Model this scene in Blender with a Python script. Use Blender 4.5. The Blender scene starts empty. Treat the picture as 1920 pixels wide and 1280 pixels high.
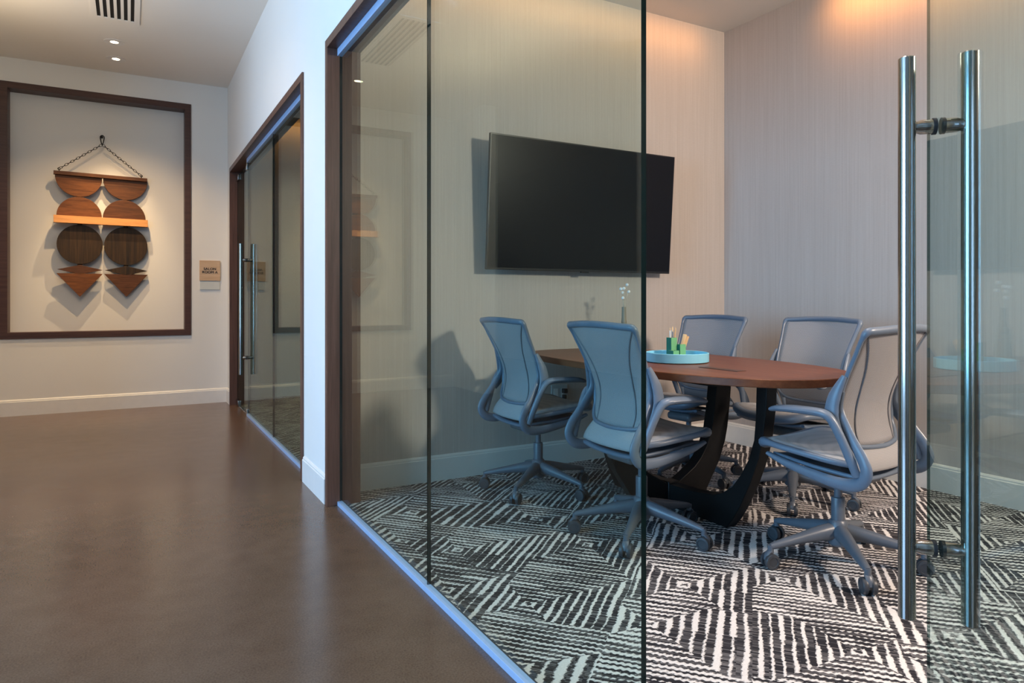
import bpy, bmesh, math, random
from mathutils import Vector, Matrix
random.seed(7)
PI = math.pi
sc = bpy.context.scene
C = sc.collection

# ------------------------------------------------------------------ nodes
class NT:
    """tiny helper that writes math on shader nodes"""
    def __init__(s, name):
        s.m = bpy.data.materials.new(name); s.m.use_nodes = True
        s.t = s.m.node_tree; s.n = s.t.nodes; s.l = s.t.links
        s.out = s.n['Material Output']; s.bsdf = s.n['Principled BSDF']
    def put(s, inp, v):
        if isinstance(v, bpy.types.NodeSocket): s.l.new(v, inp)
        elif v is not None: inp.default_value = v
    def f(s, op, a, b=None, c=None, clamp=False):
        n = s.n.new('ShaderNodeMath'); n.operation = op; n.use_clamp = clamp
        s.put(n.inputs[0], a); s.put(n.inputs[1], b)
        if c is not None: s.put(n.inputs[2], c)
        return n.outputs[0]
    def pos(s):
        return s.n.new('ShaderNodeNewGeometry').outputs['Position']
    def obj(s):
        return s.n.new('ShaderNodeTexCoord').outputs['Object']
    def xyz(s, v):
        n = s.n.new('ShaderNodeSeparateXYZ'); s.l.new(v, n.inputs[0]); return n.outputs
    def vec(s, x, y, z=0.0):
        n = s.n.new('ShaderNodeCombineXYZ')
        for i, v in enumerate((x, y, z)): s.put(n.inputs[i], v)
        return n.outputs[0]
    def scale(s, v, k, off=(0, 0, 0)):
        n = s.n.new('ShaderNodeMapping'); s.l.new(v, n.inputs[0])
        n.inputs['Scale'].default_value = k; n.inputs['Location'].default_value = off
        return n.outputs[0]
    def noise(s, v, scale, detail=3.0, rough=.55, dist=0.0):
        n = s.n.new('ShaderNodeTexNoise'); s.l.new(v, n.inputs['Vector'])
        n.inputs['Scale'].default_value = scale; n.inputs['Detail'].default_value = detail
        n.inputs['Roughness'].default_value = rough; n.inputs['Distortion'].default_value = dist
        return n.outputs['Fac']
    def white(s, v):
        n = s.n.new('ShaderNodeTexWhiteNoise'); n.noise_dimensions = '3D'; s.l.new(v, n.inputs['Vector'])
        return n.outputs['Value']
    def ramp(s, v, stops, interp='LINEAR'):
        n = s.n.new('ShaderNodeValToRGB'); s.l.new(v, n.inputs[0]); cr = n.color_ramp; cr.interpolation = interp
        while len(cr.elements) < len(stops): cr.elements.new(.5)
        for e, (p, c) in zip(cr.elements, stops): e.position = p; e.color = (*c, 1)
        return n.outputs[0]
    def mix(s, fac, a, b):
        n = s.n.new('ShaderNodeMix'); n.data_type = 'RGBA'
        s.put(n.inputs[0], fac)
        for i, v in ((6, a), (7, b)):
            s.put(n.inputs[i], v if isinstance(v, bpy.types.NodeSocket) else (*v, 1))
        return n.outputs[2]
    def bump(s, h, strength, dist):
        n = s.n.new('ShaderNodeBump'); s.l.new(h, n.inputs['Height'])
        n.inputs['Strength'].default_value = strength; n.inputs['Distance'].default_value = dist
        s.l.new(n.outputs[0], s.bsdf.inputs['Normal'])
    def base(s, c):
        s.put(s.bsdf.inputs['Base Color'], c if isinstance(c, bpy.types.NodeSocket) else (*c, 1))
    def set(s, **k):
        for n_, v in k.items(): s.put(s.bsdf.inputs[n_.replace('_', ' ')], v)
        return s

def plain(name, col, rough=.5, metal=0.0, var=.06, scale=18.0, bump=0.0, **k):
    t = NT(name); nz = t.noise(t.obj(), scale, 4)
    lo = tuple(c*(1-var) for c in col); hi = tuple(min(1, c*(1+var)) for c in col)
    t.base(t.ramp(nz, [(.3, lo), (.7, hi)])); t.set(Roughness=rough, Metallic=metal, **k)
    if bump: t.bump(nz, bump, .002)
    return t.m

def wood(name, dark, light, axis='z', rough=.4, fine=1.0, spec=.35):
    t = NT(name); k = {'x': (1.2, 26, 26), 'y': (26, 1.2, 26), 'z': (26, 26, 1.2)}[axis]
    p = t.scale(t.pos(), tuple(v*fine for v in k))
    n1 = t.noise(p, 1.6, 5, .6, .6); n2 = t.noise(p, 7.0, 3, .6)
    g = t.f('ADD', t.f('MULTIPLY', n1, .7), t.f('MULTIPLY', n2, .3))
    t.base(t.ramp(g, [(.32, dark), (.66, light)])); t.set(Roughness=rough, Specular_IOR_Level=spec); t.bump(n2, .08, .001)
    return t.m

M = {}
def paint(name, col):
    t = NT(name); p = t.pos(); nz = t.noise(p, 1.3, 3); fine = t.noise(p, 260, 2)
    t.base(t.ramp(nz, [(.3, tuple(c*.97 for c in col)), (.7, col)])); t.set(Roughness=.7); t.bump(fine, .06, .0006)
    return t.m
M['paint'] = paint('wall_paint', (.80, .775, .715))
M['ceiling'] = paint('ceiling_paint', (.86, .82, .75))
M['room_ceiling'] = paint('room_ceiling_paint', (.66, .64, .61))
M['base'] = plain('baseboard_paint', (.78, .755, .70), .42, var=.02)
def wallcover():
    t = NT('linen_wallcovering'); p = t.pos()
    a = t.noise(t.scale(p, (230, 230, 2.2)), 1.0, 3, .6); b = t.noise(t.scale(p, (70, 70, 1.0)), 1.0, 2)
    c = t.noise(t.scale(p, (40, 40, 420)), 1.0, 1)
    g = t.f('ADD', t.f('MULTIPLY', a, .5), t.f('ADD', t.f('MULTIPLY', b, .3), t.f('MULTIPLY', c, .2)))
    t.base(t.ramp(g, [(.32, (.485, .425, .38)), (.68, (.59, .53, .485))])); t.set(Roughness=.75); t.bump(a, .12, .001)
    return t.m
M['cover'] = wallcover()
def concrete():
    t = NT('polished_concrete'); p = t.pos()
    big = t.noise(p, .9, 6, .6); mid = t.noise(p, 9, 5, .6); fine = t.noise(p, 170, 3)
    g = t.f('ADD', t.f('MULTIPLY', big, .3), t.f('ADD', t.f('MULTIPLY', mid, .2), t.f('MULTIPLY', fine, .5)))
    col = t.ramp(g, [(.36, (.090, .051, .031)), (.50, (.132, .079, .050)), (.66, (.174, .111, .077))])
    pit = t.f('GREATER_THAN', t.noise(p, 95, 1), .775)
    t.base(t.mix(t.f('MULTIPLY', pit, .7), col, (.035, .025, .018)))
    t.put(t.bsdf.inputs['Roughness'], t.f('ADD', t.f('MULTIPLY', mid, .07), .20)); t.set(Specular_IOR_Level=.5)
    t.bump(fine, .05, .0006)
    return t.m
M['concrete'] = concrete()
def carpet():
    t = NT('maze_stripe_carpet'); x, y, z = t.xyz(t.pos())
    u0 = t.f('ADD', t.f('MULTIPLY', x, .75), t.f('MULTIPLY', y, .66)); v0 = t.f('ADD', t.f('MULTIPLY', x, -.66), t.f('MULTIPLY', y, .75))
    w1 = t.f('MULTIPLY', t.f('SUBTRACT', t.noise(t.vec(x, y, 0.0), 7, 2), .5), .018)
    ROW = .0085
    ri = t.f('FLOOR', t.f('DIVIDE', u0, ROW))                      # tufting rows run along v
    rj = t.white(t.vec(ri, 2.0, 3.0)); rk = t.white(t.vec(ri, t.f('FLOOR', t.f('DIVIDE', v0, .045)), 8.0))
    u = t.f('ADD', u0, w1); v = t.f('ADD', t.f('ADD', v0, w1), t.f('MULTIPLY', t.f('SUBTRACT', rj, .5), .0022))
    S = .43
    row = t.f('FLOOR', t.f('DIVIDE', v, S))
    roff = t.white(t.vec(row, 3.7, 1.0))
    un = t.f('ADD', t.f('DIVIDE', u, S), roff); vn = t.f('DIVIDE', v, S)
    cu = t.f('FLOOR', un)
    r1 = t.white(t.vec(cu, row, 5.0)); r2 = t.white(t.vec(cu, row, 9.0)); r3 = t.white(t.vec(cu, row, 14.0)); r4 = t.white(t.vec(cu, row, 17.0))
    a = t.f('SUBTRACT', t.f('FRACT', un), t.f('ADD', .24, t.f('MULTIPLY', r1, .52)))
    b = t.f('SUBTRACT', t.f('FRACT', vn), t.f('ADD', .24, t.f('MULTIPLY', r2, .52)))
    aa = t.f('MULTIPLY', t.f('ABSOLUTE', a), t.f('ADD', .75, t.f('MULTIPLY', r3, .5))); bb = t.f('MULTIPLY', t.f('ABSOLUTE', b), t.f('ADD', .75, t.f('MULTIPLY', r4, .5)))
    side = t.f('GREATER_THAN', aa, bb)
    sgn = t.f('ADD', t.f('MULTIPLY', t.f('GREATER_THAN', a, 0.0), 2.0), t.f('GREATER_THAN', b, 0.0))
    m = t.f('MULTIPLY', t.f('MAXIMUM', aa, bb), S)
    per = t.f('SUBTRACT', .037, t.f('MULTIPLY', side, .006))
    q = t.f('DIVIDE', m, per); k = t.f('FLOOR', q); fr = t.f('FRACT', q)
    rb = t.white(t.vec(t.f('ADD', t.f('MULTIPLY', cu, 7.1), t.f('MULTIPLY', k, 1.37)), t.f('ADD', row, .5), t.f('ADD', sgn, t.f('MULTIPLY', side, 5.0))))
    rs = t.white(t.vec(cu, row, t.f('ADD', sgn, t.f('MULTIPLY', side, 5.0))))
    tri = t.f('ABSOLUTE', t.f('SUBTRACT', fr, .5))
    soft = t.noise(t.vec(u, v, 0.0), 4.0, 2)
    fine = t.noise(t.vec(u0, v0, 0.0), 120, 2)
    yarn = t.noise(t.scale(t.vec(u0, v0, 0.0), (260, 160, 1)), 1.0, 2)
    bead = t.f('SINE', t.f('ADD', t.f('MULTIPLY', v0, 2*PI/.021), t.f('MULTIPLY', ri, 1.9)))
    th = t.f('ADD', t.f('ADD', .06, t.f('MULTIPLY', rs, .09)), t.f('ADD', t.f('MULTIPLY', rb, .20), t.f('MULTIPLY', t.f('SUBTRACT', soft, .45), .24)))
    th = t.f('ADD', th, t.f('ADD', t.f('MULTIPLY', t.f('SUBTRACT', fine, .5), .26), t.f('MULTIPLY', bead, t.f('ADD', .03, t.f('MULTIPLY', side, .08)))))
    th = t.f('ADD', th, t.f('MULTIPLY', t.f('SUBTRACT', rk, .5), .05))
    stripe = t.f('MULTIPLY', t.f('SUBTRACT', th, tri), 10.0, clamp=True)
    rowtri = t.f('ABSOLUTE', t.f('SUBTRACT', t.f('FRACT', t.f('DIVIDE', u0, ROW)), .5))
    flecks = t.f('MULTIPLY', t.f('SUBTRACT', t.f('ADD', t.f('MULTIPLY', rk, .5), t.f('MULTIPLY', soft, .5)), t.f('ADD', .30, t.f('MULTIPLY', rowtri, .9))), 4.0, clamp=True)
    bg = t.mix(t.f('MULTIPLY', flecks, .8), (.026, .025, .030), (.23, .215, .22))
    fg = t.mix(yarn, (.58, .55, .54), (.90, .86, .84))
    t.base(t.mix(stripe, bg, fg)); t.set(Roughness=.95, Specular_IOR_Level=.1)
    t.bump(t.f('ADD', yarn, stripe), .35, .003)
    return t.m
M['carpet'] = carpet()
def glass(name, tint, refl=1.0):
    t = NT(name); t.n.remove(t.bsdf)
    g = t.n.new('ShaderNodeNewGeometry')
    ior = t.f('ADD', t.f('MULTIPLY', g.outputs['Backfacing'], 1/1.52-1.52), 1.52)
    fr = t.n.new('ShaderNodeFresnel'); t.l.new(ior, fr.inputs['IOR'])
    tr = t.n.new('ShaderNodeBsdfTransparent'); tr.inputs[0].default_value = (*tint, 1)
    gl = t.n.new('ShaderNodeBsdfGlossy'); gl.inputs['Roughness'].default_value = 0.0; gl.inputs[0].default_value = (.93, .98, .97, 1)
    mx = t.n.new('ShaderNodeMixShader'); t.l.new(t.f('MULTIPLY', fr.outputs[0], refl, clamp=True), mx.inputs[0])
    t.l.new(tr.outputs[0], mx.inputs[1]); t.l.new(gl.outputs[0], mx.inputs[2]); t.l.new(mx.outputs[0], t.out.inputs[0])
    return t.m
M['glass'] = glass('clear_tinted_glass', (.80, .905, .905), .6)
M['door_edge'] = glass('polished_glass_edge', (.13, .20, .20))
M['far_glass'] = glass('low_reflection_glass', (.72, .80, .76), .55)
M['edge'] = plain('green_glass_edge', (.002, .013, .014), .10, var=.2)
M['steel'] = plain('brushed_steel', (.40, .385, .36), .15, 1.0, var=.04, scale=60)
M['alu'] = plain('satin_aluminium', (.40, .55, .78), .45, .3, var=.03, scale=60)
M['rubber'] = plain('black_rubber', (.012, .012, .013), .6, var=.2)
M['walnut'] = wood('walnut_trim', (.078, .036, .024), (.150, .072, .050), 'z', .38)
M['walnut_y'] = wood('walnut_header', (.060, .028, .019), (.115, .056, .040), 'y', .38)
M['walnut_x'] = wood('walnut_niche', (.050, .022, .016), (.090, .042, .030), 'x', .42)
M['top'] = wood('cherry_tabletop', (.115, .034, .015), (.205, .068, .029), 'y', .36, .7, .22)
M['tableleg'] = plain('black_lacquer', (.006, .0055, .0055), .45, var=.15, Specular_IOR_Level=.25)
M['plastic'] = plain('pale_grey_plastic', (.135, .175, .235), .36, var=.04)
M['base_plastic'] = plain('base_grey_plastic', (.100, .116, .142), .36, var=.04)
M['dplastic'] = plain('dark_grey_plastic', (.11, .115, .125), .45, var=.06)
M['wheel'] = plain('charcoal_wheel', (.042, .046, .054), .42, var=.08)
def mesh_fabric(name, col, see, s):
    t = NT(name); x, y, z = t.xyz(t.obj())
    a = t.f('ABSOLUTE', t.f('SINE', t.f('MULTIPLY', z, PI/s))); b = t.f('ABSOLUTE', t.f('SINE', t.f('MULTIPLY', x, PI/(s*1.4))))
    hole = t.f('MULTIPLY', t.f('GREATER_THAN', a, .45), t.f('GREATER_THAN', b, .45))
    t.base(t.mix(a, tuple(c*.8 for c in col), col)); t.set(Roughness=.7, Sheen_Weight=.2)
    t.put(t.bsdf.inputs['Alpha'], t.f('SUBTRACT', 1.0, t.f('MULTIPLY', hole, see)))
    t.bump(t.f('MULTIPLY', a, b), .3, .001)
    return t.m
M['back'] = mesh_fabric('back_mesh', (.36, .355, .37), .42, .0042)
M['seatf'] = mesh_fabric('seat_mesh', (.36, .36, .375), 0.0, .005)
M['seam'] = plain('dark_seam', (.15, .155, .175), .6, var=.1)
M['screen'] = plain('switched_off_screen', (.0065, .0075, .011), .32, var=.05, Specular_IOR_Level=.16)
M['bezel'] = plain('black_bezel', (.010, .010, .011), .35, var=.1)
M['cyan'] = plain('cyan_lacquer', (.26, .68, .92), .35, var=.03)
M['cyan_deep'] = plain('deep_blue_lacquer', (.02, .36, .68), .35, var=.03)
M['green_d'] = plain('deep_green_lacquer', (.006, .14, .10), .4, var=.05)
M['green_l'] = plain('leaf_green_lacquer', (.17, .47, .22), .4, var=.05)
M['pencil'] = plain('bare_pencil_wood', (.70, .45, .22), .5, var=.08)
M['white'] = plain('white_lacquer', (.82, .80, .76), .5, var=.03)
M['stone'] = plain('taupe_ceramic', (.30, .26, .20), .6, var=.1, bump=.1)
M['stem'] = plain('pale_twig', (.66, .60, .48), .7, var=.1)
M['cotton'] = plain('cotton_boll', (.92, .91, .88), .9, var=.03, scale=80, bump=.5)
M['art_a'] = wood('chestnut_panel', (.080, .023, .005), (.225, .076, .017), 'x', .55)
M['art_b'] = wood('umber_panel', (.050, .018, .006), (.145, .050, .015), 'x', .55)
M['art_c'] = wood('smoked_panel', (.007, .004, .0018), (.062, .030, .009), 'z', .6)
M['art_p'] = wood('honey_pine', (.50, .21, .062), (.66, .31, .10), 'x', .45)
M['iron'] = plain('blackened_iron', (.025, .022, .018), .45, .8, var=.2)
M['sign'] = wood('blond_sign_wood', (.52, .34, .20), (.64, .45, .29), 'x', .5)
M['ink'] = plain('black_lettering', (.012, .010, .010), .5, var=.1)
M['sign_strip'] = plain('pale_strip', (.62, .63, .58), .35, var=.03)
M['dark'] = plain('duct_black', (.006, .006, .006), .8, var=.1)
M['outlet'] = plain('outlet_plastic', (.52, .52, .50), .4, var=.03)
def emit(name, col, s):
    t = NT(name); t.base(col); t.set(Emission_Color=(*col, 1), Emission_Strength=s); return t.m
M['lens'] = emit('lit_lens', (1.0, .80, .52), 14.0)

# ------------------------------------------------------------------ mesh helpers
class MB:
    def __init__(s): s.v = []; s.f = []
    def add(s, vs, fs, m=None):
        o = len(s.v)
        s.v += [tuple((m @ Vector(p)) if m else p) for p in vs]
        s.f += [tuple(o+i for i in f) for f in fs]; return s
    def box(s, x0, x1, y0, y1, z0, z1, m=None):
        vs = [(x, y, z) for z in (z0, z1) for y in (y0, y1) for x in (x0, x1)]
        return s.add(vs, [(0, 2, 3, 1), (4, 5, 7, 6), (0, 1, 5, 4), (2, 6, 7, 3), (0, 4, 6, 2), (1, 3, 7, 5)], m)
    def prism(s, pts, ext, m=None):
        """pts: closed polygon of 3-D points, extruded by the vector ext"""
        n = len(pts); e = Vector(ext); a = [Vector(p) for p in pts]
        vs = [tuple(p) for p in a]+[tuple(p+e) for p in a]
        fs = [tuple(range(n))[::-1], tuple(range(n, 2*n))]+[(i, (i+1) % n, n+(i+1) % n, n+i) for i in range(n)]
        return s.add(vs, fs, m)
    def lathe(s, prof, n=32, m=None, cap=True):
        vs = []; fs = []
        for r, z in prof:
            for i in range(n): vs.append((r*math.cos(2*PI*i/n), r*math.sin(2*PI*i/n), z))
        for j in range(len(prof)-1):
            for i in range(n):
                fs.append((j*n+i, j*n+(i+1) % n, (j+1)*n+(i+1) % n, (j+1)*n+i))
        if cap: fs += [tuple(range(n))[::-1], tuple(range((len(prof)-1)*n, len(prof)*n))]
        return s.add(vs, fs, m)
    def sweep(s, pts, rad, n=12, closed=False, side=None, m=None):
        """tube through pts; rad: number, (a,b) or a list of them; a runs along `side`, b across it"""
        P = [Vector(p) for p in pts]; N = len(P); R = []
        for i in range(N):
            r = rad[i] if isinstance(rad, list) else rad
            R.append((r, r) if not isinstance(r, tuple) else r)
        up = Vector(side) if side else None; prev = None; vs = []
        for i in range(N):
            if closed: T = P[(i+1) % N]-P[i-1]
            else: T = P[min(i+1, N-1)]-P[max(i-1, 0)]
            T.normalize()
            if up is not None: A = up-T*up.dot(T)
            elif prev is None: A = T.orthogonal()
            else: A = prev-T*prev.dot(T)
            if A.length < 1e-6: A = T.orthogonal()
            A.normalize(); prev = A; B = T.cross(A)
            for k in range(n):
                q = 2*PI*k/n; vs.append(tuple(P[i]+A*(R[i][0]*math.cos(q))+B*(R[i][1]*math.sin(q))))
        fs = []
        for i in range(N if closed else N-1):
            j = (i+1) % N
            for k in range(n): fs.append((i*n+k, i*n+(k+1) % n, j*n+(k+1) % n, j*n+k))
        if not closed: fs += [tuple(range(n))[::-1], tuple(range((N-1)*n, N*n))]
        return s.add(vs, fs, m)
    def grid(s, P, m=None):
        a = len(P); b = len(P[0]); vs = [p for r in P for p in r]
        return s.add(vs, [(i*b+j, i*b+j+1, (i+1)*b+j+1, (i+1)*b+j) for i in range(a-1) for j in range(b-1)], m)
    def ball(s, c, r, m=None, n=14):
        k = n//2; vs = [(c[0], c[1], c[2]-r)]
        for j in range(1, k):
            t = -PI/2+PI*j/k
            for i in range(n): vs.append((c[0]+r*math.cos(t)*math.cos(2*PI*i/n), c[1]+r*math.cos(t)*math.sin(2*PI*i/n), c[2]+r*math.sin(t)))
        vs.append((c[0], c[1], c[2]+r)); fs = []
        for i in range(n):
            fs.append((0, 1+(i+1) % n, 1+i)); fs.append((len(vs)-1, 1+(k-2)*n+i, 1+(k-2)*n+(i+1) % n))
            for j in range(k-2): fs.append((1+j*n+i, 1+j*n+(i+1) % n, 1+(j+1)*n+(i+1) % n, 1+(j+1)*n+i))
        return s.add(vs, fs, m)
    def build(s, name, mat, parent=None, bevel=0.0, smooth=40, loc=None, solid=0.0, sub=0):
        me = bpy.data.meshes.new(name); me.from_pydata(s.v, [], s.f); me.update()
        bm = bmesh.new(); bm.from_mesh(me); bmesh.ops.recalc_face_normals(bm, faces=bm.faces); bm.to_mesh(me); bm.free()
        o = bpy.data.objects.new(name, me); C.objects.link(o)
        for mm in (mat if isinstance(mat, (list, tuple)) else [mat]): me.materials.append(mm)
        if parent is not None: o.parent = parent
        if loc is not None: o.location = loc
        if smooth:
            me.shade_smooth(); me.set_sharp_from_angle(angle=math.radians(smooth))
        if solid:
            md = o.modifiers.new('thick', 'SOLIDIFY'); md.thickness = solid; md.offset = 0
        if bevel:
            md = o.modifiers.new('soft', 'BEVEL'); md.width = bevel; md.segments = 2; md.limit_method = 'ANGLE'
            md.angle_limit = math.radians(40); md.harden_normals = False
        if sub:
            md = o.modifiers.new('round', 'SUBSURF'); md.levels = sub; md.render_levels = sub
        return o

def spline(pts, n=6, closed=False):
    P = [Vector(p) for p in pts]; N = len(P); out = []
    for i in range(N if closed else N-1):
        g = lambda k: P[k % N] if closed else P[min(max(k, 0), N-1)]
        a, b, c, d = g(i-1), g(i), g(i+1), g(i+2)
        for k in range(n):
            t = k/n
            out.append(.5*((2*b)+(c-a)*t+(2*a-5*b+4*c-d)*t*t+(3*b-a-3*c+d)*t**3))
    if not closed: out.append(P[-1])
    return out
def lerp_list(vals, n):
    """spread values evenly over n points"""
    out = []
    for i in range(n):
        t = i/(n-1)*(len(vals)-1); k = min(int(t), len(vals)-2); q = t-k; a, b = vals[k], vals[k+1]
        out.append(tuple(x*(1-q)+y*q for x, y in zip(a, b)) if isinstance(a, tuple) else a*(1-q)+b*q)
    return out
def tag(o, label, cat, group=None, kind=None):
    o['label'] = label; o['category'] = cat
    if group: o['group'] = group
    if kind: o['kind'] = kind
    return o
def thing(name, label, cat, loc=(0, 0, 0), rz=0.0, group=None, kind=None):
    o = bpy.data.objects.new(name, None); C.objects.link(o); o.location = loc; o.rotation_euler = (0, 0, rz)
    o.empty_display_size = .1
    return tag(o, label, cat, group, kind)
def struct(name, mb, mat, label=None, cat=None, **k):
    o = mb.build(name, mat, **k); o['kind'] = 'structure'
    if label: o['label'] = label
    if cat: o['category'] = cat
    return o
def box(*a): return MB().box(*a)
def copy_tree(o, parent=None):
    c = o.copy(); C.objects.link(c)
    if parent is not None: c.parent = parent
    for ch in list(o.children): copy_tree(ch, c)
    return c

# ------------------------------------------------------------------ setting
WX0, WX1 = .90, 1.06          # partition between corridor and rooms
GX = .957                     # middle of the glass line
RX = 3.95                     # far side wall of the rooms
YT = 3.745                    # wall with the television
YB = 7.73                     # corridor end wall with the niche
CZ, RZ = 3.297, 3.104         # corridor / room ceilings
LX = -4.2                     # lobby window wall
struct('floor', box(LX-.2, GX-.002, -3.4, 12.2, -.12, 0), M['concrete'], 'polished brown concrete floor of the corridor', 'floor', smooth=0)
struct('floor_carpet', box(GX-.002, RX+.15, -3.4, 8.05, -.12, 0), M['carpet'], 'charcoal and white maze striped carpet in the glazed rooms', 'carpet', smooth=0)
struct('ceiling', box(LX-.2, WX0, -3.4, 12.2, CZ, CZ+.15), M['ceiling'], 'beige ceiling over the corridor', 'ceiling', smooth=0)
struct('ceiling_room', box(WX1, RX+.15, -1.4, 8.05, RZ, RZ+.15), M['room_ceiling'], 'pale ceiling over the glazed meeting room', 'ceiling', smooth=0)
# partition: piers and lintel (openings 3.58..0.20 and 4.125..7.50, 2.415 high)
struct('wall_partition', box(WX0, WX1, -3.3, .20, 0, CZ).box(WX0, WX1, 3.58, 4.125, 0, CZ).box(WX0, WX1, 7.50, YB+.2, 0, CZ)
       .box(WX0, WX1, .20, 3.58, 2.415, CZ).box(WX0, WX1, 4.125, 7.50, 2.415, CZ), M['paint'], 'white corridor wall around the two glazed fronts', 'wall', smooth=0)
struct('wall_screen', box(WX1, RX, YT, YT+.13, 0, RZ), M['cover'], 'linen textured wall behind the television', 'wall', smooth=0)
struct('wall_right', box(RX, RX+.15, -1.4, 8.05, 0, RZ), M['cover'], 'linen textured wall behind the two far chairs', 'wall', smooth=0)
struct('wall_near', box(WX1, RX, -1.4, -1.3, 0, RZ), M['cover'], smooth=0)
struct('wall_salon', box(WX1, RX, 7.86, 8.0, 0, RZ), M['cover'], smooth=0)
# end wall with a niche
NX0, NX1, NZ0, NZ1, ND = -.98, .495, .765, 3.02, .15
struct('wall_end', box(-1.62, NX0, YB, YB+.2, 0, CZ).box(NX1, WX0, YB, YB+.2, 0, CZ).box(NX0, NX1, YB, YB+.2, 0, NZ0).box(NX0, NX1, YB, YB+.2, NZ1, CZ)
       .box(NX0, NX1, YB+ND, YB+.2, NZ0, NZ1), M['paint'], 'pale end wall of the corridor with a shallow framed niche', 'wall', smooth=0)
nf = MB(); w = .055
nf.box(NX0-w, NX0+.003, YB-.014, YB+ND, NZ0-w, NZ1+w).box(NX1-.003, NX1+w, YB-.014, YB+ND, NZ0-w, NZ1+w)
nf.box(NX0, NX1, YB-.014, YB+ND, NZ1-.003, NZ1+w).box(NX0, NX1, YB-.014, YB+ND, NZ0-w, NZ0+.003)
struct('trim_1', nf, M['walnut_x'], 'dark brown wood frame lining the niche on the end wall', 'frame', bevel=.002, smooth=0)
# lobby side, seen only in reflections and as the source of daylight
struct('wall_return', box(-1.77, -1.60, 6.95, 12.0, 0, CZ), M['paint'], smooth=0)
struct('daylight_block', box(LX, -1.95, 4.5, 4.66, 0, CZ), M['paint'], smooth=0)  # unseen wall added to keep window daylight off the corridor end wall
struct('wall_back', box(LX-.2, -1.6, 12.0, 12.2, 0, CZ), M['walnut'], smooth=0)
lw = MB().box(LX-.2, LX, -3.4, .2, 0, CZ).box(LX-.2, LX, 3.5, 12.2, 0, CZ).box(LX-.2, LX, .2, 3.5, 0, .35).box(LX-.2, LX, .2, 3.5, 3.0, CZ)
struct('wall_left', lw, M['paint'], smooth=0)
struct('wall_rear', box(LX, WX0, -3.4, -3.2, 0, CZ), M['paint'], smooth=0)
wf = MB()
for y in (.22, 1.3, 2.4, 3.47): wf.box(LX-.12, LX-.04, y-.03, y+.03, .35, 3.0)
wf.box(LX-.12, LX-.04, .2, 3.5, .35, .41).box(LX-.12, LX-.04, .2, 3.5, 2.94, 3.0)
struct('window_lobby', wf, M['dplastic'], smooth=0)

# baseboards: plain board with a small stepped cap
def baseboard(name, x0, y0, x1, y1, nx, ny, label):
    d = .014; mb = MB(); prof = [(0, 0), (d, 0), (d, .128), (d*.72, .132), (d*.72, .139), (d*.35, .147), (0, .15)]
    pts = [(x0+nx*a, y0+ny*a, z) for a, z in prof]
    mb.prism(pts, (x1-x0, y1-y0, 0)); struct(name, mb, M['base'], label, 'baseboard', smooth=0)
baseboard('baseboard_end', -1.6, YB, WX0, YB, 0, -1, 'cream baseboard along the end wall under the niche')
baseboard('baseboard_pier', WX0, 3.59, WX0, 4.11, -1, 0, 'white baseboard on the pier between the two glazed fronts')
baseboard('baseboard_screen', WX1, YT, RX, YT, 0, -1, 'white baseboard under the television wall')
baseboard('baseboard_right', RX, -1.3, RX, YT-.014, -1, 0, 'white baseboard on the wall behind the far chairs')
baseboard('baseboard_salon', WX1, 7.86, RX, 7.86, 0, -1, 'cream baseboard seen through the closed glass door')
baseboard('baseboard_corner', WX0, 7.51, WX0, YB, -1, 0, 'short cream baseboard beside the closed glass door')

# walnut frames of the two glazed fronts
def front_frame(name, y0, y1, label):
    j = .045; a, b = .888, WX1+.004; zt = 2.415
    mb = MB().box(a, b, y0, y0+j, 0, zt-j).box(a, b, y1-j, y1, 0, zt-j).box(a, b, y0, y1, zt-j, zt)
    struct(name, mb, M['walnut'], label, 'frame', bevel=.0015, smooth=0)
front_frame('trim_2', .20, 3.58, 'brown walnut frame of the open meeting room front')
front_frame('trim_3', 4.125, 7.50, 'brown walnut frame of the closed room front down the corridor')
def track(name, y0, y1, label):
    struct(name, box(GX-.016, GX+.010, y0, y1, .0, .022).box(GX-.016, GX+.010, y0, y1, 2.333, 2.371), M['alu'], label, 'rail', bevel=.001, smooth=0)
track('trim_4', 1.137, 3.535, 'aluminium rails above and below the near glass panes')
struct('trim_6', box(GX+.0102, GX+.017, 1.137, 3.535, 0, .020), M['rubber'], 'black seal between the near rail and the carpet', 'seal', smooth=0)
track('trim_5', 4.17, 6.69, 'aluminium rails above and below the far glass panes')

# glass: each pane is a slab with green edges
def pane_mesh(mb_box, name, parent, thick_axis, edge='edge', far=False):
    me_o = mb_box.build(name, [M['far_glass' if far else 'glass'], M[edge]], parent, smooth=0)
    for p in me_o.data.polygons:
        n = p.normal
        p.material_index = 0 if abs(n[thick_axis]) > .5 else 1
    return me_o
def window(n, y0, y1, label):
    o = pane_mesh(box(GX-.004, GX+.010, y0, y1, .020, 2.335), 'window_%d' % n, None, 0, far=n > 2); o['kind'] = 'structure'
    o['label'] = label; o['category'] = 'glass pane'
window(1, 2.340, 3.534, 'clear glass pane next to the walnut jamb of the meeting room')
window(2, 1.137, 2.336, 'clear glass pane whose dark green edge borders the open doorway')
window(3, 4.171, 5.432, 'dim glass pane next to the white pier down the corridor')
window(4, 5.436, 6.690, 'dim glass pane beside the closed glass door down the corridor')

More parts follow.
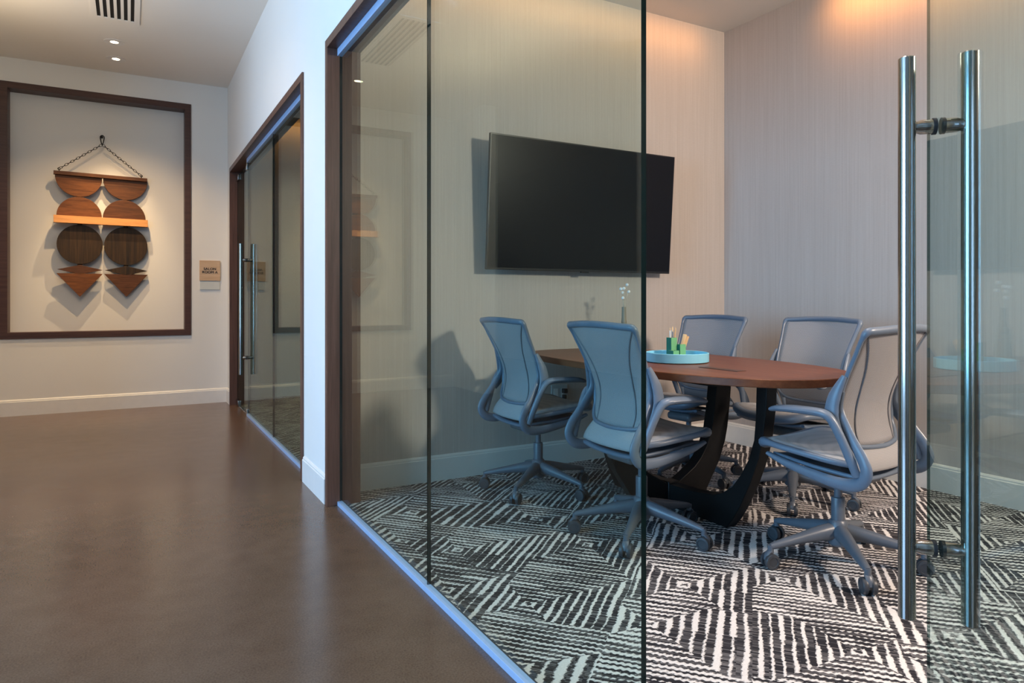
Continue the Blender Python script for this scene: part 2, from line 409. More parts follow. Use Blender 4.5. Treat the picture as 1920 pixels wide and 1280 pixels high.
def bar_handle(root, at, dz0=.374, dz1=1.593, gap=.06, r=.0173):
    """two vertical bars either side of a pane (pane in local x-z plane, bars at local y = +-gap)"""
    for s in (-1, 1):
        bar = MB().lathe([(r-.002, dz0), (r, dz0+.002), (r, dz1-.002), (r-.002, dz1)], 28).build('handle_bar', M['steel'], root, loc=(at, s*gap, 0))
        for z in (.531, 1.44):
            R = Matrix.Translation((at, 0, z)) @ Matrix.Rotation(-s*PI/2, 4, 'X')
            MB().lathe([(.0155, .0112), (.0155, gap-r-.008), (.013, gap-r-.002), (.013, gap-r+.004)], 24, R).build('standoff', M['steel'], root)
    for z in (.531, 1.44):
        for s in (-1, 1):
            R = Matrix.Translation((at, 0, z)) @ Matrix.Rotation(-s*PI/2, 4, 'X')
            MB().lathe([(.0178, .0046), (.0178, .0115)], 24, R).build('gasket', M['rubber'], root)
def glass_door(name, hinge, ang, width, label, handle_from_edge=.072):
    d = thing(name, label, 'glass door', (hinge[0], hinge[1], 0), ang, kind='structure')
    pane_mesh(box(.012, width, -.0032, .0032, .012, 2.325), 'glass_panel', d, 1, 'door_edge', 'closed' in label)
    for z0, z1 in ((.008, .062), (2.272, 2.328)):
        MB().box(.004, .16, -.016, .016, z0, z1).build('patch_fitting', M['steel'], d, bevel=.003)
    if 'closed' in label:
        for z0, z1 in ((.008, .062), (2.272, 2.345)):
            MB().box(width-.06, width+.002, -.018, .018, z0, z1).build('patch_fitting', M['steel'], d, bevel=.003)
    bar_handle(d, width-handle_from_edge)
    return d
glass_door('door_1', (GX+.004, .299), math.atan2(.69, .72), .845, 'open glass door with tall steel bar handles in the foreground')
glass_door('door_2', (GX+.004, 7.452), -PI/2, .756, 'closed glass door with tall steel bar handles at the corridor end')

# ------------------------------------------------------------------ corridor things
wh = thing('wall_hanging', 'carved wood wall hanging of discs and triangles on a chain, inside the niche', 'wall art', (-.235, 7.815, 1.1), math.radians(4.5))
def art(name, mb, mat, par=wh, **k): return mb.build(name, mat, par, **k)
ox, oz = .235, -1.1                      # from room coordinates to the hanging's own
T = .018
def disc_pts(cx, cz, rx, rz, a0, a1, n=40, y=-T/2):
    return [(cx+ox+rx*math.cos(a0+(a1-a0)*i/n), y, cz+oz+rz*math.sin(a0+(a1-a0)*i/n)) for i in range(n+1)]
art('top_bar', MB().box(-.632+ox, .155+ox, -.034, .012, 2.262+oz, 2.296+oz), M['art_b'], bevel=.002)
for cx, mt in ((-.428, M['art_a']), (-.035, M['art_b'])):
    art('half_disc', MB().prism(disc_pts(cx, 2.262, .193, .197, PI, 2*PI), (0, T, 0)), mt, bevel=.0015)
for cx, mt in ((-.424, M['art_a']), (-.044, M['art_b'])):
    art('half_disc', MB().prism(disc_pts(cx, 1.874, .186, .190, 0, PI), (0, T, 0)), mt, bevel=.0015)
led = art('ledge', MB().prism([(-.632+ox, -.058, 1.803+oz), (-.632+ox, -.046, 1.874+oz), (-.632+ox, .010, 1.874+oz), (-.632+ox, .010, 1.803+oz)], (.79, 0, 0)), M['art_p'], bevel=.0015)
led['label'] = 'pale honey pine ledge'
for cx, mt in ((-.419, M['art_c']), (-.030, M['art_c'])):
    art('disc', MB().prism(disc_pts(cx, 1.606, .189, .190, 0, 2*PI*47/48, 47), (0, T, 0)), mt, bevel=.0015)
def poly(pts): return [(x+ox, -T/2, z+oz) for x, z in pts]
for cx, mt in ((-.418, M['art_b']), (-.027, M['art_c'])):
    art('diamond', MB().prism(poly([(cx-.186, 1.362), (cx, 1.316), (cx+.186, 1.362), (cx, 1.408)]), (0, T, 0)), mt, bevel=.001)
for cx, mt in ((-.420, M['art_a']), (-.028, M['art_b'])):
    art('triangle', MB().prism(poly([(cx-.190, 1.325), (cx, 1.100), (cx+.190, 1.325)]), (0, T, 0)), mt, bevel=.001)
for x in (-.42, -.03):
    art('backing_strip', MB().box(x-.02+ox, x+.02+ox, T/2, .026, 1.20+oz, 2.29+oz), M['art_b'])
hook = art('carabiner_hook', MB().sweep(spline([(0, -.01, 2.682+oz), (-.016, -.01, 2.668+oz), (-.012, -.01, 2.63+oz), (0, -.01, 2.592+oz), (.012, -.01, 2.63+oz), (.016, -.01, 2.668+oz)], 6, True), .0045, 8, True), M['iron'])
MB().lathe([(.012, 0), (.012, .01), (.004, .014), (.004, .06)], 12, Matrix.Translation((0, .062, 2.678+oz)) @ Matrix.Rotation(PI/2, 4, 'X')).build('hook_screw', M['iron'], hook)
for ex in (-.588, .103):
    a = Vector((0, -.012, 2.592+oz)); b = Vector((ex+ox, -.012, 2.318+oz)); n = 15; d = (b-a); ch = MB()
    for i in range(n):
        c0 = a+d*((i+.5)/n); L = d.length/n*.66; t = d.normalized(); side = Vector((0, 1, 0)) if i % 2 else t.cross(Vector((0, 1, 0)))
        ring = [c0+t*(L*math.cos(q))+side*(.0095*math.sin(q)) for q in [2*PI*k/14 for k in range(14)]]
        ch.sweep(ring, .0022, 6, True)
    art('chain', ch, M['iron'])
    eye = MB().sweep([(ex+ox+.010*math.cos(q), -.012, 2.318+oz+.010*math.sin(q)) for q in [2*PI*k/14 for k in range(14)]], .003, 6, True)
    eye.sweep([(ex+ox, -.012, 2.310+oz), (ex+ox, -.012, 2.285+oz)], .0035, 8)
    art('eye_screw', eye, M['iron'])

sg = thing('room_sign', 'square blond wood room sign on the wall between the niche and the closed door', 'sign', (.727, YB-.012, 1.372))
MB().box(-.098, .098, -.006, .011, -.103, .106).build('plate', M['sign'], sg, bevel=.001)
MB().box(-.094, .094, 0, .011, -.195, -.110).build('lower_strip', M['sign_strip'], sg, bevel=.001)['label'] = 'pale plain strip under the wooden plate'  # plain strip below the plate, one even pale grey
def text(body, size, par, loc, mat, name='lettering'):
    cu = bpy.data.curves.new(name, 'FONT'); cu.body = body; cu.size = size; cu.align_x = 'CENTER'; cu.extrude = .0012; cu.offset = 0; cu.space_character = 1.06
    tmp = bpy.data.objects.new(name, cu); C.objects.link(tmp); dg = bpy.context.evaluated_depsgraph_get(); dg.update()
    me = bpy.data.meshes.new_from_object(tmp.evaluated_get(dg)); bpy.data.objects.remove(tmp)
    bm = bmesh.new(); bm.from_mesh(me); g0 = bm.verts[:]+bm.edges[:]+bm.faces[:]
    for dx in (-.0009, .0009):                                    # heavier strokes
        r_ = bmesh.ops.duplicate(bm, geom=g0)['geom']
        bmesh.ops.translate(bm, verts=[v for v in r_ if isinstance(v, bmesh.types.BMVert)], vec=(dx, 0, abs(dx)*.2+dx*.1))
    bm.to_mesh(me); bm.free()
    o = bpy.data.objects.new(name, me); C.objects.link(o); me.materials.clear(); me.materials.append(mat)
    o.parent = par; o.location = loc; o.rotation_euler = (PI/2, 0, 0); return o
text('SALON', .036, sg, (0, -.0075, .008), M['ink']); text('ROOM A', .036, sg, (0, -.0075, -.026), M['ink'])

def downlight(loc, label, power, size, tilt=None, group=None, col=(1, .74, .45), blend=.5, rad=.014):
    d = thing('downlight', label, 'ceiling light', loc, 0, group)
    MB().lathe([(.080, 0), (.080, -.003), (.060, -.004), (.031, -.0012), (.030, 0)], 36, cap=False).build('trim_ring', M['white'], d)
    MB().lathe([(.031, -.0004), (.030, -.0016), (.0, -.0018)], 32, cap=False).build('lens', M['lens'], d)
    if power:
        la = bpy.data.lights.new('downlight_beam', 'SPOT'); la.energy = power; la.spot_size = size; la.spot_blend = blend
        la.shadow_soft_size = rad; la.color = col
        lo = bpy.data.objects.new('downlight_beam', la); C.objects.link(lo); lo.location = (loc[0], loc[1], loc[2]-.02)
        v = Vector(tilt) if tilt else Vector((0, 0, -1)); lo.rotation_euler = v.to_track_quat('-Z', 'Y').to_euler()
    return d
GL = 'recessed lights in the corridor ceiling'
downlight((-.115, 6.83, CZ), 'larger lit recessed light, further from the end wall', 150, 1.9, (0, .10, -1), GL, col=(1, .66, .34), blend=1.0)
downlight((-.110, 7.30, CZ), 'smaller looking lit recessed light, closest to the end wall', 160, .84, (-.08, .38, -1.9), GL, col=(1, .72, .42), blend=.9)
vt = thing('ceiling_vent', 'long white ceiling air vent with black slots above the corridor', 'vent', (-.095, 5.68, CZ))
fr = MB(); Lh, Wh = .61, .165; sx = [-.115+.046*i for i in range(6)]
MB().box(-Wh+.02, Wh-.02, -Lh+.03, Lh-.03, -.002, -.0005).build('duct_back', M['dark'], vt, smooth=0)
fr.box(-Wh, Wh, Lh-.045, Lh, -.008, -.0005).box(-Wh, Wh, -Lh, -Lh+.045, -.008, -.0005)
fr.box(-Wh, -.127, -Lh+.045, Lh-.045, -.008, -.0005).box(.127, Wh, -Lh+.045, Lh-.045, -.008, -.0005)
fr.build('frame', M['ceiling'], vt, smooth=0)
for i in range(5):
    MB().box(sx[i]+.0125, sx[i]+.0335, -Lh+.045, Lh-.045, -.008, -.002).build('slat', M['ceiling'], vt, smooth=0)
sp = MB().lathe([(.0, -.022), (.07, -.021), (.09, -.014), (.098, -.004), (.1, -.0005)], 40, cap=False).build('ceiling_speaker', M['white'], loc=(-.15, 4.74, CZ))
tag(sp, 'round white disc on the corridor ceiling, seen mirrored in the glass pane', 'speaker')

# ------------------------------------------------------------------ meeting room things
tv = thing('television', 'large black switched off television on the linen wall', 'television', (2.588, 3.63, 1.657), 0)
TR = Matrix.Rotation(math.radians(4.0), 4, 'X'); hw, hh = .722, .406
MB().box(-hw, hw, -.012, .010, -hh, hh, TR).build('casing', M['bezel'], tv, bevel=.002)
MB().box(-hw+.008, hw-.008, -.0135, -.0115, -hh+.014, hh-.008, TR).build('screen', M['screen'], tv)
MB().box(-.03, .03, -.013, .0, -hh-.008, -hh+.001, TR).build('sensor_bar', M['bezel'], tv)
MB().box(-.42, .42, .010, .045, -.28, .24, TR).box(-.22, .22, .098, .113, -.18, .18).box(-.2, -.16, .03, .1, -.12, .1).box(.16, .2, .03, .1, -.12, .1).build('wall_mount', M['rubber'], tv)

ol = thing('wall_outlet', 'grey double socket plate with a black plug, low on the wall under the table', 'outlet', (2.45, YT, .456))
MB().box(-.062, .062, -.007, -.0005, -.058, .058).build('cover_plate', M['outlet'], ol, bevel=.002)
MB().box(-.045, -.012, -.0085, -.006, -.035, .035).box(.012, .045, -.0085, -.006, -.035, .035).build('socket', M['white'], ol)
MB().box(.014, .044, -.040, -.008, .004, .034).box(.018, .040, -.034, -.008, -.034, -.006).build('plug', M['rubber'], ol, bevel=.004)

# table
TX, TY, TZ = 2.47, 2.72, .752
tb = thing('meeting_table', 'long oval cherry wood meeting table on curved black legs', 'table', (TX, TY, 0))
def oval(a, b, n=120):
    o = []
    for i in range(n):
        q = 2*PI*i/n; c_, s_ = math.cos(q), math.sin(q); e = 2.5+.9*max(0, s_)
        o.append((a*math.copysign(abs(c_)**(2/e), c_), b*math.copysign(abs(s_)**(2/e), s_)))
    return o
TA, TB = .468, .965
MB().prism([(x, y, TZ-.034) for x, y in oval(TA, TB)], (0, 0, .034)).build('tabletop', M['top'], tb, bevel=.003)
MB().prism([(x*.5, y*.6, TZ-.050) for x, y in oval(TA, TB)], (0, 0, .0155)).build('under_frame', M['tableleg'], tb)
outA = [(.42, 0), (.46, .05), (.50, .115), (.56, .235), (.61, .36), (.635, .468), (.652, .60), (.657, TZ-.0345)]
inA = [(.598, TZ-.0345), (.594, .55), (.584, .44), (.552, .345), (.505, .265), (.455, .200), (.40, .160), (.346, .137), (.20, .118), (.034, .115)]
outB = [(.19, 0), (.225, .04), (.255, .085), (.333, .205), (.372, .30), (.39, .373), (.408, .50), (.416, .585), (.42, TZ-.0345)]
inB = [(.318, TZ-.0345), (.305, .59), (.29, .47), (.272, .370), (.235, .285), (.195, .228), (.15, .185), (.10, .155), (.034, .118)]
def leg(out, inn, ang, hwid):
    pts = [(.034, 0)]+out+inn
    R = Matrix.Rotation(ang, 4, 'Z')
    MB().prism([(s, -hwid, z) for s, z in pts], (0, 2*hwid, 0), R).build('leg', M['tableleg'], tb, bevel=.003)
leg(outA, inA, -PI/2, .033); leg(outA, inA, PI/2, .033); leg(outB, inB, 0, .033); leg(outB, inB, PI-.15, .033)
MB().box(-.036, .036, -.036, .036, 0, .125).build('leg_hub', M['tableleg'], tb, bevel=.004)
for (cx, cy) in ((2.352, 2.245), (2.60, 3.20)):
    pc = MB().box(-.026, .026, -.115, .115, 0, .0025).build('cable_cover', M['walnut_x'], tb, loc=(cx-TX, cy-TY, TZ-.0003), bevel=.0008)
    MB().box(-.0305, -.0262, -.117, .117, 0, .0012).box(.0262, .0285, -.117, .117, 0, .0012).build('cable_slot', M['rubber'], pc, smooth=0)
MB().box(-.05, .05, -.10, .10, -.03, 0).build('under_box', M['tableleg'], tb, loc=(-.20, -.45, TZ-.0345), bevel=.006)

# tray, organiser, pencils, vase
tr = MB().lathe([(.0, .0), (.152, .0), (.157, .004), (.157, .046), (.1545, .048), (.152, .046), (.152, .008), (.148, .006), (.0, .006)], 72, cap=False).build('round_tray', M['cyan'], loc=(2.44, 2.63, TZ+.001))
tag(tr, 'round cyan lacquer tray on the meeting table', 'tray')
og = thing('pen_holder', 'stepped green block pen holder standing in the cyan tray', 'pen holder', (2.476, 2.677, TZ+.0076), math.radians(-2))
def block(x0, y0, s, h, mat):
    t_ = .004; m = MB().box(x0, x0+s, y0, y0+s, 0, .006)
    m.box(x0, x0+s, y0, y0+t_, .006, h).box(x0, x0+s, y0+s-t_, y0+s, .006, h).box(x0, x0+t_, y0+t_, y0+s-t_, .006, h).box(x0+s-t_, x0+s, y0+t_, y0+s-t_, .006, h)
    return m.build('block', mat, og, smooth=0)
def two_tone(o):
    o.data.materials.append(M['green_l'])
    for p in o.data.polygons: p.material_index = 1 if p.normal.y < -.5 or p.normal.z > .5 else 0
two_tone(block(-.030, .002, .038, .112, M['green_d'])); two_tone(block(.010, -.020, .038, .078, M['green_d'])); two_tone(block(-.052, -.040, .038, .048, M['green_d']))
def stick(name, base, top, r, mat, label, cat, group, flat=None):
    b, t_ = Vector(base), Vector(top)
    o = thing(name, label, cat, base, 0, group); d = t_-b
    if flat: MB().sweep([(0, 0, 0), d], (flat, r), 4, side=(1, -1, 0)).build('blade', mat, o, smooth=0)
    else:
        MB().sweep([(0, 0, 0), d*.9], r, 6).build('shaft', mat, o)
        MB().sweep([d*.9, d*.97, d], [r, r*.5, r*.15], 6).build('tip', M['pencil'], o)
PG = 'pencils in the pen holder'; PB = TZ+.014
ROT = Matrix.Rotation(math.radians(-2), 3, 'Z')
def inh(x, y, z): v = ROT @ Vector((x, y, 0)); return (2.476+v.x, 2.677+v.y, z)
stick('pencil', inh(-.020, .016, PB), inh(-.022, .022, PB+.158), .0035, M['white'], 'white pencil, leftmost of those in the green pen holder', 'pencil', PG)
stick('pencil', inh(-.012, .026, PB), inh(-.010, .018, PB+.162), .0035, M['white'], 'white pencil beside the dark one in the green pen holder', 'pencil', PG)
stick('pencil', inh(-.012, .012, PB), inh(-.014, .010, PB+.152), .0032, M['seam'], 'thin dark pencil between the two white ones', 'pencil', PG)
stick('pencil', inh(-.006, .018, PB), inh(.012, .016, PB+.160), .0035, M['pencil'], 'bare wood pencil leaning right beside the white pencils', 'pencil', PG)
stick('pencil', inh(-.002, .030, PB), inh(.004, .030, PB+.165), .0035, M['pencil'], 'bare wood pencil standing straight at the back of the pen holder', 'pencil', PG)
for i, (dx, lb) in enumerate(((0, 'flat wooden stick leaning right, upper of the two in the pen holder'), (.010, 'flat wooden stick leaning right, lower of the two in the pen holder'))):
    stick('wooden_stick', inh(.022+dx*.6, -.001, PB), inh(.058+dx*1.5, -.004, PB+.122-dx), .0022, M['pencil'], lb, 'stick', 'sticks in the pen holder', flat=.010)
va = thing('vase', 'slim taupe ceramic vase with ringed neck at the far end of the table', 'vase', (2.735, 3.43, TZ))
MB().lathe([(.0, 0), (.040, 0), (.043, .004), (.042, .03), (.037, .07), (.033, .098), (.030, .103), (.034, .108), (.035, .120), (.031, .130), (.025, .134), (.029, .140), (.030, .150), (.025, .162),
            (.0165, .168), (.0185, .176), (.0165, .186), (.0145, .20), (.0135, .272), (.0115, .272), (.0115, .19), (.0, .18)], 40, cap=False).build('body', M['stone'], va)
def sprig(label, tips):
    s_ = thing('cotton_sprig', label, 'dried sprig', (2.735, 3.43, TZ+.19), 0, 'sprigs in the vase')
    st = MB()
    for bz, (x, y, z) in tips:
        st.sweep(spline([(0, 0, 0), (x*.12, y*.12, bz*.6), (x*.45, y*.45, bz+(z-bz)*.35), (x, y, z)], 5), .0012, 6)
    st.build('stem', M['stem'], s_)
    for _, (x, y, z) in tips: MB().ball((x, y, z), .0105).build('boll', M['cotton'], s_)
sprig('pale sprig of white cotton balls leaning left out of the vase', [(.10, (-.024, 0, .195)), (.09, (-.008, -.01, .198)), (.08, (-.006, .004, .172)), (.06, (-.012, -.006, .138))])
sprig('pale sprig of white cotton balls leaning right out of the vase', [(.11, (.031, .006, .222)), (.10, (.033, -.008, .178))])

# ------------------------------------------------------------------ task chairs
def yc(z):
    K = [(.42, -.195), (.50, -.168), (.58, -.142), (.66, -.140), (.74, -.163), (.82, -.198), (.90, -.236), (.96, -.262)]
    for (a, b), (c, d) in zip(K, K[1:]):
        if z <= c:
            i = K.index((a, b)); p = K[max(i-1, 0)]; q = K[min(i+2, len(K)-1)]
            t = (z-a)/(c-a)
            return .5*(2*b+(d-p[1])*t+(2*p[1]-5*b+4*d-q[1])*t*t+(3*b-p[1]-3*d+q[1])*t**3)
    return K[-1][1]
def wc(z):
    K = [(.42, .150), (.50, .178), (.56, .196), (.64, .202), (.74, .208), (.84, .220), (.93, .234), (.97, .238)]
    for (a, b), (c, d) in zip(K, K[1:]):
        if z <= c: return b+(d-b)*(z-a)/(c-a)
    return K[-1][1]
def bp(u, z, off=0.0):
    return (u*wc(z), yc(z)+.040*u*u-.012+off, z)
def make_chair(label, phase):
    t = thing('task_chair', label, 'chair', (0, 0, 0), 0, 'mesh task chairs around the meeting table')
    # backrest: mesh panel + frame
    ZB, ZT = .515, .950
    bk = MB().grid([[bp(-.97+1.94*j/20, ZB+(ZT-ZB)*i/26) for j in range(21)] for i in range(27)]).build('back_mesh', M['back'], t, solid=.003)
    fr_ = MB()
    loop = []
    for i in range(15): loop.append(bp(-1, .575+(.925-.575)*i/14))
    top = [(u, .950+.012*(1-u*u)) for u in (-.97, -.8, -.4, 0, .4, .8, .97)]
    loop += [bp(u, z, -.004) for u, z in top]
    for i in range(15): loop.append(bp(1, .925-(.925-.575)*i/14))
    loop += [bp(u, z, -.004) for u, z in ((.97, .545), (.86, .520), (.6, .510), (0, .506), (-.6, .510), (-.86, .520), (-.97, .545))]
    pts = spline(loop, 3, True); rads = []
    for p in pts:
        k = max(0, min(1, (p[2]-.92)/.03)); rads.append((.011+.004*k, .0085+.0065*k) if p[2] > .6 else (.0095, .0095))
    fr_.sweep(pts, rads, 10, True); fr_.build('back_frame', M['plastic'], t)
    for s in (-1, 1):
        seam = [bp(s*u, z, -.003) for u, z in ((.95, .945), (.80, .88), (.66, .80), (.60, .72), (.61, .64), (.66, .57), (.70, .515))]
        MB().sweep(spline(seam, 5), .0035, 6).build('seam', M['seam'], bk)
    # lower tail of the back and its rail
    tail = [[(u*(.165+.035*q), -.176-.035*math.sin(q*PI*.55)+.03*u*u, .510-.085*q) for u in [-1+.125*j for j in range(17)]] for q in [i/8 for i in range(9)]]
    MB().grid(tail).build('back_tail', M['seatf'], t, solid=.004)
    # seat
    def seat_z(y): return .446+.040*((y+.18)/.41)
    rings = []; NR = 44
    for lev, (sc_, dz) in enumerate([(.02, .012), (.35, .0125), (.65, .0135), (.85, .0145), (.95, .0120), (1.0, .0), (.97, -.011), (.85, -.015), (.4, -.016), (.02, -.016)]):
        r_ = []
        for i in range(NR):
            q = 2*PI*i/NR; c_, s_ = math.cos(q), math.sin(q)
            x = .238*sc_*math.copysign(abs(c_)**.5, c_); y = .028+.208*sc_*math.copysign(abs(s_)**.5, s_)
            x *= .93+.07*min(1, (y+.18)/.3)
            lip = max(0, (y-.16)/.076)
            r_.append((x, y, seat_z(y)+dz-.022*lip*lip+(.012*(x/.238)**2)))
        rings.append(r_)
    sm = MB(); vs = [p for r_ in rings for p in r_]; L = len(rings)
    fs = [(j*NR+i, j*NR+(i+1) % NR, (j+1)*NR+(i+1) % NR, (j+1)*NR+i) for j in range(L-1) for i in range(NR)]
    fs += [tuple(range(NR))[::-1], tuple(range((L-1)*NR, L*NR))]
    sm.add(vs, fs).build('seat', M['seatf'], t, smooth=70)
    rim = []
    for i in range(60):
        q = 2*PI*i/60; c_, s_ = math.cos(q), math.sin(q)
        x = .240*math.copysign(abs(c_)**.5, c_); y = .028+.210*math.copysign(abs(s_)**.5, s_); x *= .93+.07*min(1, (y+.18)/.3)
        lip = max(0, (y-.16)/.076); rim.append((x, y, seat_z(y)-.004-.022*lip*lip+.012*(x/.238)**2))
    rr = [(.013+.010*max(0, min(1, (p[1]-.15)/.07)), .013+.010*max(0, min(1, (p[1]-.15)/.07))) for p in rim]
    MB().sweep(rim, rr, 10, True, side=(0, 0, 1)).build('seat_rim', M['plastic'], t)
    # shell under the seat
    sh = [[(x*(.205-.03*abs(q-.5)), -.19+.36*q, .392+.030*q+.016*abs(x)**3-(.018 if .1 < q < .8 else .0)*(1-x*x)) for x in [-1+.125*j for j in range(17)]] for q in [i/12 for i in range(13)]]
    MB().grid(sh).build('seat_shell', M['plastic'], t, solid=.014)
    # side links: from the front under the seat, round the back, up to the pivot
    for s in (-1, 1):
        lk = spline([(s*.205, .185, .438), (s*.214, .10, .416), (s*.222, -.02, .396), (s*.229, -.13, .385), (s*.234, -.205, .396), (s*.238, -.238, .440), (s*.236, -.224, .490), (s*.230, -.190, .54), (s*.220, -.152, .60), (s*.209, -.122, .66), (s*.208, -.133, .725)], 5)
        rd = lerp_list([(.012, .008), (.013, .016), (.013, .021), (.013, .024), (.013, .024), (.013, .022), (.012, .020), (.011, .018), (.010, .016), (.007, .010)], len(lk))
        MB().sweep(lk, rd, 12, side=(1, 0, 0)).build('side_link', M['plastic'], t)
        ear = spline([(s*.236, -.150, .555), (s*.238, -.122, .60), (s*.238, -.108, .65), (s*.234, -.118, .71), (s*.224, -.150, .785)], 5)
        MB().sweep(ear, lerp_list([(.006, .009), (.010, .022), (.012, .028), (.011, .024), (.008, .010)], len(ear)), 12, side=(1, 0, 0)).build('pivot_cover', M['plastic'], t)
        arm = spline([(s*.240, -.205, .425), (s*.247, -.190, .47), (s*.258, -.155, .56), (s*.266, -.125, .620), (s*.268, -.100, .641), (s*.268, -.06, .646), (s*.266, .02, .645), (s*.262, .09, .640), (s*.258, .128, .632), (s*.257, .138, .628)], 5)
        rd = lerp_list([(.012, .016), (.013, .017), (.014, .017), (.016, .016), (.023, .016), (.028, .016), (.033, .0155), (.031, .0135), (.022, .010), (.006, .004)], len(arm))
        MB().sweep(arm, rd, 14, side=(1, 0, 0)).build('armrest', M['plastic'], t)
    # pedestal
    MB().box(-.09, .09, -.14, .10, .345, .395).build('tilt_mechanism', M['dplastic'], t, bevel=.02)
    MB().lathe([(.0155, .24), (.0155, .35)], 20).build('gas_rod', M['base_plastic'], t)
    MB().lathe([(.024, .10), (.026, .12), (.0265, .262), (.025, .266), (.016, .267)], 28).build('column_sleeve', M['base_plastic'], t)
    MB().lathe([(.030, .070), (.040, .080), (.042, .130), (.036, .168), (.028, .176)], 28).build('leg_hub', M['base_plastic'], t)
    lg = cs = None
    for k in range(5):
        q = phase+2*PI*k/5
        if lg is None:
            P = spline([(.020, 0, .128), (.08, 0, .124), (.18, 0, .108), (.27, 0, .092), (.303, 0, .085)], 4)
            lg = MB().sweep(P, lerp_list([(.030, .038), (.028, .030), (.021, .021), (.016, .015), (.013, .011)], len(P)), 12, side=(0, 1, 0)).build('leg', M['base_plastic'], t)
            cs = MB().sweep([(.302, 0, .092), (.302, 0, .062)], .012, 12).sweep(spline([(.302, 0, .070), (.312, 0, .064), (.322, 0, .050), (.324, 0, .034)], 3), [(.006, .014)]*10, 10, side=(1, 0, 0)).build('caster', M['base_plastic'], t)
            for s in (-1, 1):
                R = Matrix.Translation((.305, 0, .0305)) @ Matrix.Rotation(-s*PI/2, 4, 'X')
                MB().lathe([(.0, .008), (.030, .008), (.0305, .011), (.0305, .021), (.028, .025), (.020, .026), (.019, .024), (.0, .024)], 24, R, cap=False).build('wheel', M['wheel'], cs)
            lg.rotation_euler.z = q; cs.rotation_euler.z = q
        else:
            a = lg.copy(); C.objects.link(a); a.rotation_euler.z = q
            b = copy_tree(cs); b.rotation_euler.z = q
    return t
chairs = [((2.006, 3.28), 0, 0, 'mesh task chair behind the glass, nearest the power outlet and television wall'),
          ((2.035, 2.425), 0, 2, 'mesh task chair behind the glass, cut by the dark glass edge of the doorway'),
          ((2.515, 1.775), 96, 90, 'mesh task chair at the near end of the table, behind the steel door handles'),
          ((2.955, 3.085), 186, 50, 'mesh task chair across the table, in front of the room corner'),
          ((3.105, 2.46), 180, 218, 'mesh task chair across the table, second from the room corner')]
proto = None
for (x, y), face, ph, lab in chairs:
    rz = math.radians(face-90)
    if proto is None: proto = c_ = make_chair(lab, 0)
    else: c_ = copy_tree(proto); c_['label'] = lab
    c_.location = (x, y, 0); c_.rotation_euler = (0, 0, rz)
    k = j = 0
    for ch in c_.children:
        nm = ch.name.split('.')[0]
        if nm == 'leg': ch.rotation_euler.z = math.radians(ph)-rz+2*PI*k/5; k += 1
        elif nm == 'caster': ch.rotation_euler.z = math.radians(ph)-rz+2*PI*j/5; j += 1

# ------------------------------------------------------------------ light
def area(name, loc, aim, sx, sy, power, col, spread=None):
    la = bpy.data.lights.new(name, 'AREA'); la.shape = 'RECTANGLE'; la.size = sx; la.size_y = sy; la.energy = power; la.color = col
    if spread: la.spread = spread
    o = bpy.data.objects.new(name, la); C.objects.link(o); o.location = loc
    o.rotation_euler = Vector(aim).to_track_quat('-Z', 'Y').to_euler(); return o
def spot(name, loc, aim, power, size, blend, rad, col):
    la = bpy.data.lights.new(name, 'SPOT'); la.energy = power; la.spot_size = size; la.spot_blend = blend; la.shadow_soft_size = rad; la.color = col
    o = bpy.data.objects.new(name, la); C.objects.link(o); o.location = loc
    o.rotation_euler = Vector(aim).to_track_quat('-Z', 'Y').to_euler(); return o
area('window_daylight', (LX-.02, 1.85, 1.68), (1, 0, -.02), 3.2, 2.6, 420, (.34, .61, 1.0))
WARM = (1.0, .42, .12)
for x, y, p in ((-.1, .9, 5), (-.1, 2.5, 22), (-.3, 4.3, 170)):
    spot('corridor_fill', (x, y, CZ-.03), (0, .30 if y > 4 else 0, -1), p, 2.7, 1.0, .35, (1.0, .67, .36))  # unseen spots added as warm fill for the corridor, no fixtures
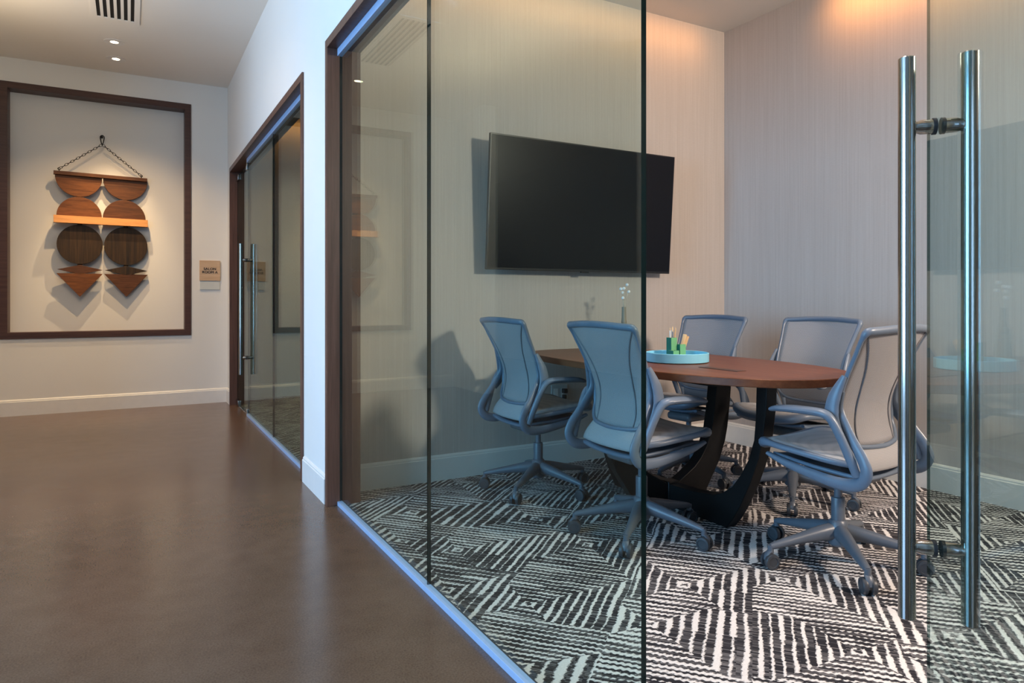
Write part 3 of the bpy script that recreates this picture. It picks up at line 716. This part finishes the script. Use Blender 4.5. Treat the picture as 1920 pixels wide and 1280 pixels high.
# lamp standing at the near end of the meeting room
spot('standing_lamp', (3.35, -.6, 2.38), (-.38, 1.0, -.30), 450, 2.2, .7, .20, (1.0, .81, .65))
area('ceiling_fill', (-.95, 4.9, 2.45), (0, 0, 1), .12, 2.4, 26, (1.0, .80, .56))  # bodiless upward fill, added out of view to brighten the corridor ceiling
spot('room_fill', (1.75, 1.35, RZ-.03), (0, 0, -1), 60, 1.1, .8, .12, (1.0, .92, .86))  # added unseen fill that brightens the carpet behind the near glass
spot('room_fill', (2.45, 2.1, RZ-.03), (0, 0, -1), 95, 1.15, .7, .12, (1.0, .88, .78))  # added unseen fill over the table, lifts the far chairs and seats
area('cove_strip', (RX-.30, 1.2, RZ-.02), (.85, 0, -.50), 3.2, .03, 9, WARM, 1.5)
area('cove_strip', (2.45, YT-.28, RZ-.02), (0, .85, -.50), 2.5, .03, 2.2, WARM, 1.5)
area('cove_strip', (RX-.17, 5.8, RZ-.02), (.75, 0, -.66), 3.0, .03, 4, WARM, 1.9)
area('cove_strip', (2.45, 7.7, RZ-.02), (0, .75, -.66), 2.6, .03, 3, WARM, 1.9)
wd = bpy.data.worlds.new('World'); sc.world = wd; wd.use_nodes = True
wd.node_tree.nodes['Background'].inputs[0].default_value = (.55, .75, 1, 1); wd.node_tree.nodes['Background'].inputs[1].default_value = .25

# ------------------------------------------------------------------ camera
cam = bpy.data.cameras.new('camera'); co = bpy.data.objects.new('camera', cam); C.objects.link(co)
cam.sensor_width = 36; cam.lens = 24; cam.shift_y = -77/1920; cam.clip_start = .05
co.location = (0, 0, 1.065); co.rotation_euler = (PI/2, 0, -math.atan(717/1280))
sc.camera = co
sc.view_settings.view_transform = 'Standard'; sc.view_settings.look = 'None'; sc.view_settings.gamma = 1; sc.view_settings.exposure = 0.0
try: sc.view_settings.use_curve_mapping = False
except Exception: pass
cy = sc.cycles
cy.use_denoising = True; cy.max_bounces = 10; cy.transparent_max_bounces = 24; cy.diffuse_bounces = 4; cy.glossy_bounces = 5
cy.sample_clamp_indirect = 6.0; cy.caustics_reflective = False; cy.caustics_refractive = False
